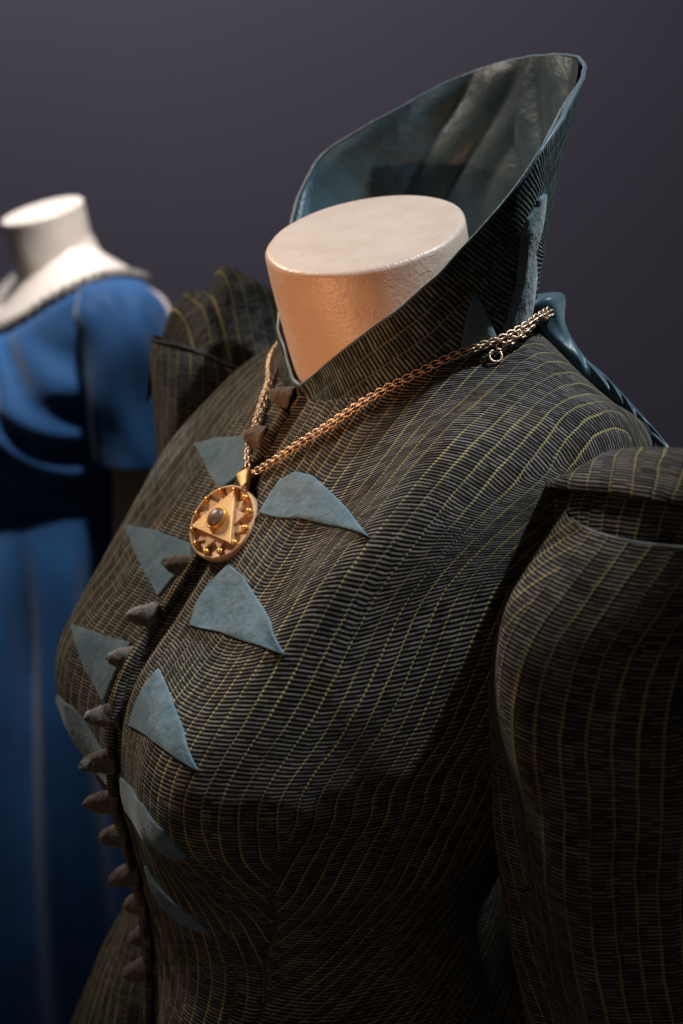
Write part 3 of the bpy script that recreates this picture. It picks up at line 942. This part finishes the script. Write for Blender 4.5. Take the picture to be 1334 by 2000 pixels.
lp = np.concatenate([idx[0], idx[1:, -1], idx[-1, ::-1][1:], idx[::-1, 0][1:]])
rimf = np.stack([lp[:-1], lp[:-1] + k_, lp[1:] + k_, lp[1:]], 1)
link_mesh('shoulder_frill', np.concatenate([V1, V2]), np.concatenate([gf, gf[:, ::-1] + k_, rimf]), M['lining'], jacket)

# ------------------------------------------------------------------ necklace
M['gold'] = plain('antique_rose_gold', (0.50, 0.34, 0.22), 0.38, 1.0, bump=(900, 0.0004), col2=(0.64, 0.48, 0.36), scale=300)
M['brass'] = plain('cast_brass', (0.60, 0.39, 0.17), 0.5, 0.55, bump=(1400, 0.0003), col2=(0.58, 0.36, 0.17), scale=220)
M['matt_brass'] = plain('matt_grainy_brass', (0.50, 0.33, 0.20), 0.62, 0.35, bump=(1500, 0.0002), col2=(0.46, 0.28, 0.16), scale=500)
M['stud'] = plain('amber_brass', (0.58, 0.31, 0.07), 0.38, 0.7)
M['stone'] = plain('brown_agate', (0.10, 0.052, 0.042), 0.40, 0.0, col2=(0.14, 0.08, 0.066), scale=260)

necklace = empty('pendant_necklace', Vector((0.01, -.10, 1.26)), 'rose-gold link necklace with round brass star pendant hanging on the jacket front', 'necklace')


def link_data(length, width, r, seg=22, sides=8):
    P = []
    for q in np.linspace(0, 2 * np.pi, seg, endpoint=False):
        P.append((0.5 * length * math.cos(q) * (1.0 - 0.06 * math.cos(q) ** 4), 0.5 * width * math.sin(q), 0))
    P = np.array(P)
    T = np.roll(P, -1, 0) - np.roll(P, 1, 0)
    T /= np.linalg.norm(T, axis=1)[:, None]
    Nn = np.cross(T, [0, 0, 1.0])
    a = np.linspace(0, 2 * np.pi, sides, endpoint=False)
    V = P[:, None] + r * (np.cos(a)[None, :, None] * Nn[:, None] + np.sin(a)[None, :, None] * np.array([0, 0, 1.0]))
    F = [(i * sides + j, i * sides + (j + 1) % sides, ((i + 1) % seg) * sides + (j + 1) % sides, ((i + 1) % seg) * sides + j) for i in range(seg) for j in range(sides)]
    return V.reshape(-1, 3), F


LV, LF = link_data(0.0066, 0.0040, 0.00060)
link_src = link_mesh('link', LV, LF, M['gold'], necklace)
LINK_ME = link_src.data
_first = [link_src]


def put_link(p, t, nrm, roll, sc=1.0):
    t = Vector(t).normalized()
    n_ = Vector(nrm)
    n_ = (n_ - t * n_.dot(t)).normalized()
    b_ = t.cross(n_)
    Rm = Matrix((t, b_, n_)).transposed().to_4x4()
    Mx = Matrix.Translation(Vector(p)) @ Rm @ Matrix.Rotation(roll, 4, 'X') @ Matrix.Rotation(0.22, 4, 'Z') @ Matrix.Scale(sc, 4)
    if _first:
        o = _first.pop()
    else:
        o = link_src.copy()
        COL.objects.link(o)
        o.parent = necklace
    o.matrix_parent_inverse = necklace.matrix_world.inverted()
    o.matrix_basis = Mx
    return o


def chain(pts, pitch, normals=None, lift=0.0):
    P = spline(pts, 400)
    L = arclen(P)
    n = int(L[-1] / pitch)
    T = np.gradient(P, axis=0)
    for k in range(n):
        s_ = (k + 0.5) * L[-1] / n
        p = np.array([np.interp(s_, L, P[:, c]) for c in range(3)])
        t = np.array([np.interp(s_, L, T[:, c]) for c in range(3)])
        h, nn, i, d = BVH.find_nearest(Vector(p))
        if nn.y > 0.2 and p[1] < 0.05:
            nn = -nn
        if nn.z < 0:
            nn = -nn
        put_link(p + np.array(nn) * lift, t, nn, (0.75 if k % 2 else -0.75) + random.uniform(-.12, .12))


CH_L = [(.0020, -.0790, 1.3075), (.019, -.0715, 1.3190), (.0362, -.0612, 1.3330), (.0499, -.0516, 1.3440), (.0607, -.0409, 1.3550), (.0718, -.0274, 1.3663), (.0815, -.0131, 1.3755), (.0905, .0025, 1.3845), (.0975, .0155, 1.3900), (.1025, .0275, 1.3940), (.1015, .0430, 1.3995), (.095, .0587, 1.4045), (.084, .075, 1.407)]
CH_R = [(-.0020, -.0785, 1.3075), (-.0080, -.0757, 1.3125), (-.0173, -.0711, 1.3197), (-.0228, -.0653, 1.3277), (-.0293, -.0586, 1.3373), (-.0376, -.0502, 1.3482), (-.0448, -.0433, 1.3560), (-.058, -.036, 1.367), (-.074, -.020, 1.376), (-.09, .004, 1.389)]
chain(CH_L, 0.0028, lift=0.0018)
chain(CH_R, 0.0028, lift=0.0018)
chain([(.1040, .0255, 1.3895), (.1045, .0330, 1.3925), (.1030, .0430, 1.3965), (.0945, .0560, 1.4005), (.088, .071, 1.404)], 0.0036, lift=0.0024)
# clasp ring
cv, cf = link_data(0.0074, 0.0070, 0.0008)
clasp = link_mesh('clasp', cv, cf, M['gold'], necklace)
clasp.matrix_basis = Matrix.Translation((.1055, .0225, 1.3870)) @ Vector((0.75, -0.3, 0.5)).to_track_quat('Z', 'Y').to_matrix().to_4x4()
clasp.matrix_parent_inverse = necklace.matrix_world.inverted()

# pendant
PN = Vector((0.2995, -0.7438, 0.5976)).normalized()
PC = Vector((0.0115, -0.1030, 1.2845))
PUP = (Vector((0.01, -0.0785, 1.3075)) - PC)
PUP = (PUP - PN * PUP.dot(PN)).normalized()
PRT = PUP.cross(PN)
PM = Matrix((PRT, PUP, PN)).transposed().to_4x4()
PM.translation = PC


def local_mesh(name, V, F, mat, parent, smooth=True):
    V = [PM @ Vector(v) for v in V]
    return link_mesh(name, V, F, mat, parent, None, smooth)


def lathe(prof_, seg=64):
    V, F = [], []
    for r, z in prof_:
        for j in range(seg):
            q = 2 * math.pi * j / seg
            V.append((r * math.cos(q), r * math.sin(q), z))
    for i in range(len(prof_) - 1):
        for j in range(seg):
            F.append((i * seg + j, i * seg + (j + 1) % seg, (i + 1) * seg + (j + 1) % seg, (i + 1) * seg + j))
    return V, F


RP = 0.0240
v_, f_ = lathe([(0.0, -0.0044), (RP * .95, -0.0044), (RP, -0.0034), (RP, 0.0010), (RP * .985, 0.0017), (RP * .94, 0.0019), (RP * .915, 0.0012), (RP * .90, 0.0006), (0.0, 0.0006)])
disc = local_mesh('pendant_disc', v_, f_, M['matt_brass'], necklace)


def prism(pts2, z0, z1, bev=0.0005):
    n = len(pts2)
    c = np.mean(np.array(pts2), 0)
    V = [(x, y, z0) for x, y in pts2] + [(x, y, z1 - bev) for x, y in pts2]
    for x, y in pts2:
        d = np.array([x, y]) - c
        d = d * (1 - bev / np.linalg.norm(d) * 1.6)
        V.append((c[0] + d[0], c[1] + d[1], z1))
    F = []
    for i in range(2):
        for j in range(n):
            F.append((i * n + j, i * n + (j + 1) % n, (i + 1) * n + (j + 1) % n, (i + 1) * n + j))
    F.append(tuple(range(2 * n, 3 * n)))
    return V, F


def tri(R, ang):
    return [(R * math.cos(ang + k * 2 * math.pi / 3), R * math.sin(ang + k * 2 * math.pi / 3)) for k in range(3)]


A0 = math.radians(97)
for k, (da, R_, z0, z1) in enumerate([(30, .0200, .0003, .0018), (-28, .0196, .0003, .0026), (60, .0190, .0003, .0032), (0, .0205, .0003, .0052)]):
    v_, f_ = prism(tri(R_, A0 + math.radians(da)), z0, z1)
    local_mesh('star_triangle', v_, f_, M['brass'] if k == 3 else M['matt_brass'], disc, False)
v_, f_ = lathe([(0.0068, 0.005), (0.0066, 0.0076), (0.0060, 0.0084), (0.0053, 0.0078)], 40)
bez = local_mesh('bezel', [(x * 0.92, y * 1.12, z) for x, y, z in v_], f_, M['stud'], disc)
v_, f_ = lathe([(0.0056 * math.cos(q), 0.0074 + 0.0036 * math.sin(q)) for q in np.linspace(0, math.pi / 2, 9)], 40)
local_mesh('stone', [(x * 0.92, y * 1.12, z) for x, y, z in v_], f_, M['stone'], disc)
for k in range(12):
    q = 2 * math.pi * (k + 0.4) / 12
    R_ = RP * 0.845
    v_, f_ = lathe([(0.0016, 0.0), (0.0016, 0.0014)] + [(0.0021 * math.cos(w), 0.0026 + 0.0021 * math.sin(w)) for w in np.linspace(-0.9, math.pi / 2, 9)], 18)
    local_mesh('stud', [(x + R_ * math.cos(q), y + R_ * math.sin(q), z) for x, y, z in v_], f_, M['stud'], disc)
# bail: a tapered folded strap from the chain to the disc
b0 = Vector((0.0005, -0.0835, 1.3085))
b1 = PC + PUP * (RP - 0.0005) + PN * 0.001
ax = (b1 - b0)
Lb = ax.length
axn = ax.normalized()
sdv = axn.cross(PN).normalized()
nv = sdv.cross(axn)
Vb, Fb = [], []
nb = 16
for i, t in enumerate(np.linspace(-0.06, 1.0, 12)):
    w_ = 0.0050 * (1 - t) + 0.0018 * t
    h_ = 0.0034 * (1 - t) + 0.0012 * t
    for j in range(nb):
        q = 2 * math.pi * j / nb
        cx_ = math.copysign(abs(math.cos(q)) ** 0.6, math.cos(q))
        sy_ = math.copysign(abs(math.sin(q)) ** 0.6, math.sin(q))
        Vb.append(b0 + axn * (Lb * t) + sdv * (w_ * cx_) - nv * (h_ * sy_))
for i in range(11):
    for j in range(nb):
        Fb.append((i * nb + j, i * nb + (j + 1) % nb, (i + 1) * nb + (j + 1) % nb, (i + 1) * nb + j))
Fb.append(tuple(range(nb))[::-1])
Fb.append(tuple(range(11 * nb, 12 * nb)))
link_mesh('bail', [tuple(v) for v in Vb], Fb, M['brass'], necklace)
cv, cf = link_data(0.0056, 0.0046, 0.0007)
jr = link_mesh('jump_ring', cv, cf, M['gold'], necklace)
jr.matrix_basis = Matrix.Translation(b1 + PUP * 0.0012) @ Vector(PRT).to_track_quat('Z', 'Y').to_matrix().to_4x4()
jr.matrix_parent_inverse = necklace.matrix_world.inverted()

# ------------------------------------------------------------------ second figure, out of focus behind
O2 = np.array([-1.06, 0.085, 0.0])
M['white_skin'] = plain('white_painted_mannequin', (0.74, 0.66, 0.60), 0.35, 0.0, bump=(60, 0.0008))
M['tan_skin'] = plain('tan_mannequin_arm', (0.50, 0.30, 0.17), 0.5)
M['blue'] = satin('royal_blue_satin', (0.010, 0.072, 0.21), (0.016, 0.105, 0.30), 0.62, 8, 0.3, 0.00006, 0.18)
M['lace'] = satin('beige_beaded_lace', (0.09, 0.08, 0.07), (0.34, 0.31, 0.28), 0.6, 130, 0.1, 0.0006, 0.4)
M['slit_skin'] = plain('dusty_pink_slit_skin', (0.50, 0.40, 0.40), 0.6)
M['plinth'] = plain('pale_wood_plinth', (0.42, 0.32, 0.20), 0.6, col2=(0.36, 0.26, 0.16), scale=12)


def half_ring(cf, s1, s2, s3, sd, b3, b2, b1, cb):
    return [cf, s1, s2, s3, sd, b3, b2, b1, cb]


def oval(cx, cy, a, b, z0, z1, zs=None):
    """nine points from centre front to centre back, z running from z0 in front over zs at the side to z1 behind"""
    out = []
    for q in np.linspace(-math.pi / 2, math.pi / 2, 9):
        k = (math.sin(q) + 1) / 2
        zm = 0.0 if zs is None else (zs - 0.5 * (z0 + z1)) * math.cos(q) ** 2
        out.append((cx + a * math.cos(q), cy + b * math.sin(q), z0 * (1 - k) + z1 * k + zm))
    out[0] = (0, out[0][1], out[0][2])
    out[-1] = (0, out[-1][1], out[-1][2])
    return out


def mirrored(name, ctrl, nr, nc, mat, parent, shape=None):
    P = bicubic(ctrl, nr, nc, 'ext', 'mirror', 'mirror')
    L_, R_ = P.copy(), P.copy()
    R_[..., 0] *= -1
    W = np.concatenate([L_, R_[:, ::-1][:, 1:]], 1)     # one continuous sheet, closed behind
    W = np.concatenate([R_[:, ::-1], L_[:, 1:]], 1)
    if shape is not None:
        W = shape(W)
    f = grid_faces(nr, W.shape[1], True)
    return link_mesh(name, W.reshape(-1, 3) + O2, f, mat, parent), W


man2 = empty('mannequin', Vector((-1.06, 0.085, 0.22)), 'white mannequin with flat-topped neck wearing the blue dress, blurred at left', 'mannequin')
build_neck('neck', man2, tuple(np.array([0, 0, 1.432]) + O2), .056, .059, .30, -.10, 0, tuple(np.array([0, .022, 1.325]) + O2), 1.02, M['white_skin'])
mirrored('torso', [oval(0, .018, .049, .052, 1.385, 1.395, 1.400), oval(0, .022, .055, .056, 1.352, 1.375, 1.380), oval(0, .026, .074, .068, 1.328, 1.362, 1.368), oval(0, .028, .104, .084, 1.303, 1.350, 1.356),
                   oval(0, .026, .136, .100, 1.274, 1.335, 1.345), oval(0, .024, .150, .100, 1.245, 1.30, 1.320), oval(0, .020, .150, .098, 1.21, 1.25, 1.26)], 90, 90, M['white_skin'], man2)

dress = empty('blue_dress', Vector((-1.06, 0.085, 0.24)), 'royal blue satin dress with beaded lace neckline, blurred at left edge', 'dress')


def bodice_folds(W):
    x, y, z = W[..., 0], W[..., 1], W[..., 2]
    cen = np.array([0, .02, 0])
    o = W - cen
    o[..., 2] = 0
    o /= np.linalg.norm(o, axis=2)[..., None] + 1e-9
    f = 0.005 * np.sin((x * 1.0 + z * 1.0) * 95 + 2.5 * np.sin(x * 22 + z * 9)) * sstep(1.30, 1.24, z) * sstep(1.02, 1.10, z)
    f = f + 0.004 * fnoise(W, 45, 12)
    return W + o * f[..., None]


def skirt_folds(W):
    x, y, z = W[..., 0], W[..., 1], W[..., 2]
    ang = np.arctan2(x, -y)
    k = sstep(1.04, 0.80, z)
    f = 0.018 * np.sin(ang * 11 + 0.8 * np.sin(z * 3)) * k + 0.008 * np.sin(ang * 23 + z * 2) * k
    o = W.copy()
    o[..., 2] = 0
    o /= np.linalg.norm(o, axis=2)[..., None] + 1e-9
    return W + o * f[..., None]


D0 = [(0, -.090, 1.268), (.043, -.084, 1.272), (.086, -.062, 1.290), (.122, -.020, 1.322), (.140, .030, 1.346), (.122, .078, 1.347), (.084, .110, 1.338), (.042, .126, 1.332), (0, .131, 1.328)]
D1 = [(0, -.108, 1.240), (.046, -.104, 1.244), (.094, -.082, 1.262), (.140, -.030, 1.300), (.166, .030, 1.334), (.145, .090, 1.328), (.100, .125, 1.315), (.050, .140, 1.308), (0, .144, 1.304)]
_, DW = mirrored('dress_bodice', [D0, D1, oval(0, .016, .180, .142, 1.205, 1.27), oval(0, -.005, .176, .150, 1.165, 1.19), oval(0, -.015, .165, .140, 1.12, 1.12), oval(0, -.012, .158, .132, 1.07, 1.07), oval(0, -.010, .150, .128, 1.02, 1.02), oval(0, -.010, .155, .132, .99, .99)], 110, 110, M['blue'], dress, bodice_folds)
mirrored('skirt', [oval(0, -.010, .152, .130, 1.03, 1.03), oval(0, -.012, .168, .150, .95, .95), oval(0, -.015, .185, .185, .80, .80), oval(0, -.01, .225, .235, .60, .60), oval(0, -.005, .255, .270, .42, .42), oval(0, 0, .275, .295, .27, .27)], 110, 160, M['blue'], dress, skirt_folds)


def tube_rows(name, rows, mat, parent, amp, seed, off=O2):
    ctrl = np.array([ring(*r) for r in rows])
    Pm = np.einsum('mr,rck->mck', cr_weights(len(rows), 60), pad(ctrl, 0))
    out = Pm - Pm[:, :-1].mean(1, keepdims=True)
    out /= np.linalg.norm(out, axis=2)[..., None]
    f = amp * (fnoise(Pm, 55, seed) + 0.6 * fnoise(Pm * np.array([1, 1, 0.35]), 150, seed + 1))
    f[:, -1] = f[:, 0]
    Pm = Pm + out * f[..., None]
    return link_mesh(name, Pm.reshape(-1, 3) + off, grid_faces(60, Pm.shape[1]), mat, parent), Pm


for sgn in (1, -1):
    slv, SV = tube_rows('sleeve', [(sgn * .168, .040, .004, .004, 1.346), (sgn * .174, .042, .026, .042, 1.338), (sgn * .184, .044, .042, .060, 1.312), (sgn * .193, .048, .048, .064, 1.27), (sgn * .200, .052, .050, .064, 1.21), (sgn * .206, .055, .052, .064, 1.15), (sgn * .210, .056, .053, .064, 1.115)], M['blue'], dress, 0.006, 5)
    tube_rows('arm', [(sgn * .200, .052, .030, .034, 1.25), (sgn * .206, .054, .033, .036, 1.15), (sgn * .212, .050, .033, .036, 1.05), (sgn * .216, .040, .031, .034, .95), (sgn * .218, .025, .025, .028, .83), (sgn * .218, .012, .020, .022, .75)], M['tan_skin'], man2, 0.0, 3)
# lace along the neckline: a lumpy beaded band
lace_c = np.concatenate([DW[0], DW[1][::-1]])
lt = DW[0]
bead = tube('lace_trim', lt + O2 + np.array([0, -.001, .002]), 0.0075 + 0.0025 * np.sin(np.arange(len(lt)) * 1.9), M['lace'], dress, 10)
# raised pink strip standing in for skin seen through the near sleeve's slit
SVB = BVHTree.FromPolygons([tuple(p) for p in (SV * [-1, 1, 1] * np.array([1, 1, 1]) + O2).reshape(-1, 3).tolist()], grid_faces(60, SV.shape[1]).tolist())
rp = [Vector((.170, .085, 1.335)), Vector((.185, .096, 1.318)), Vector((.198, .102, 1.300)), Vector((.206, .106, 1.282))]
RB = []
for p in rp:
    h, n_, i, d = SVB.find_nearest(p + Vector(O2))
    RB.append(np.array(h))
tube('slit_skin_strip', spline(RB, 40), 0.0060 * np.sin(np.linspace(0.4, 2.9, 40)), M['slit_skin'], dress, 8)

plinth = empty('stand_in_plinth', Vector((-1.06, 0.085, 0)), 'pale wooden plinth under the blue dress, standing in for lit floor at the lower left corner', 'plinth')  # plinth put in where a lit patch of wooden floor would show


def box(name, c, d, mat, parent):
    bm = bmesh.new()
    bmesh.ops.create_cube(bm, size=1)
    bmesh.ops.scale(bm, vec=d, verts=bm.verts)
    bmesh.ops.bevel(bm, geom=bm.edges[:], offset=0.004, segments=2, affect='EDGES')
    bmesh.ops.translate(bm, vec=c, verts=bm.verts)
    me = bpy.data.meshes.new(name)
    bm.to_mesh(me)
    bm.free()
    me.materials.append(mat)
    o = bpy.data.objects.new(name, me)
    COL.objects.link(o)
    o.parent = parent
    o.matrix_parent_inverse = parent.matrix_world.inverted()
    return o


box('top_board', (-1.06, 0.085, 0.215), (1.0, 1.0, 0.03), M['plinth'], plinth)
box('base', (-1.06, 0.085, 0.10), (0.96, 0.96, 0.20), M['plinth'], plinth)

# the first mannequin's stand, below the picture
tube('stand_pole', np.array([(0, -.02, z) for z in np.linspace(0.02, 1.31, 12)]), 0.014, M['plinth'], mannequin, 16)
tube('stand_base', np.array([(0, -.02, z) for z in (0.0, 0.012, 0.02)]), np.array([0.17, 0.17, 0.16]), M['plinth'], mannequin, 40)
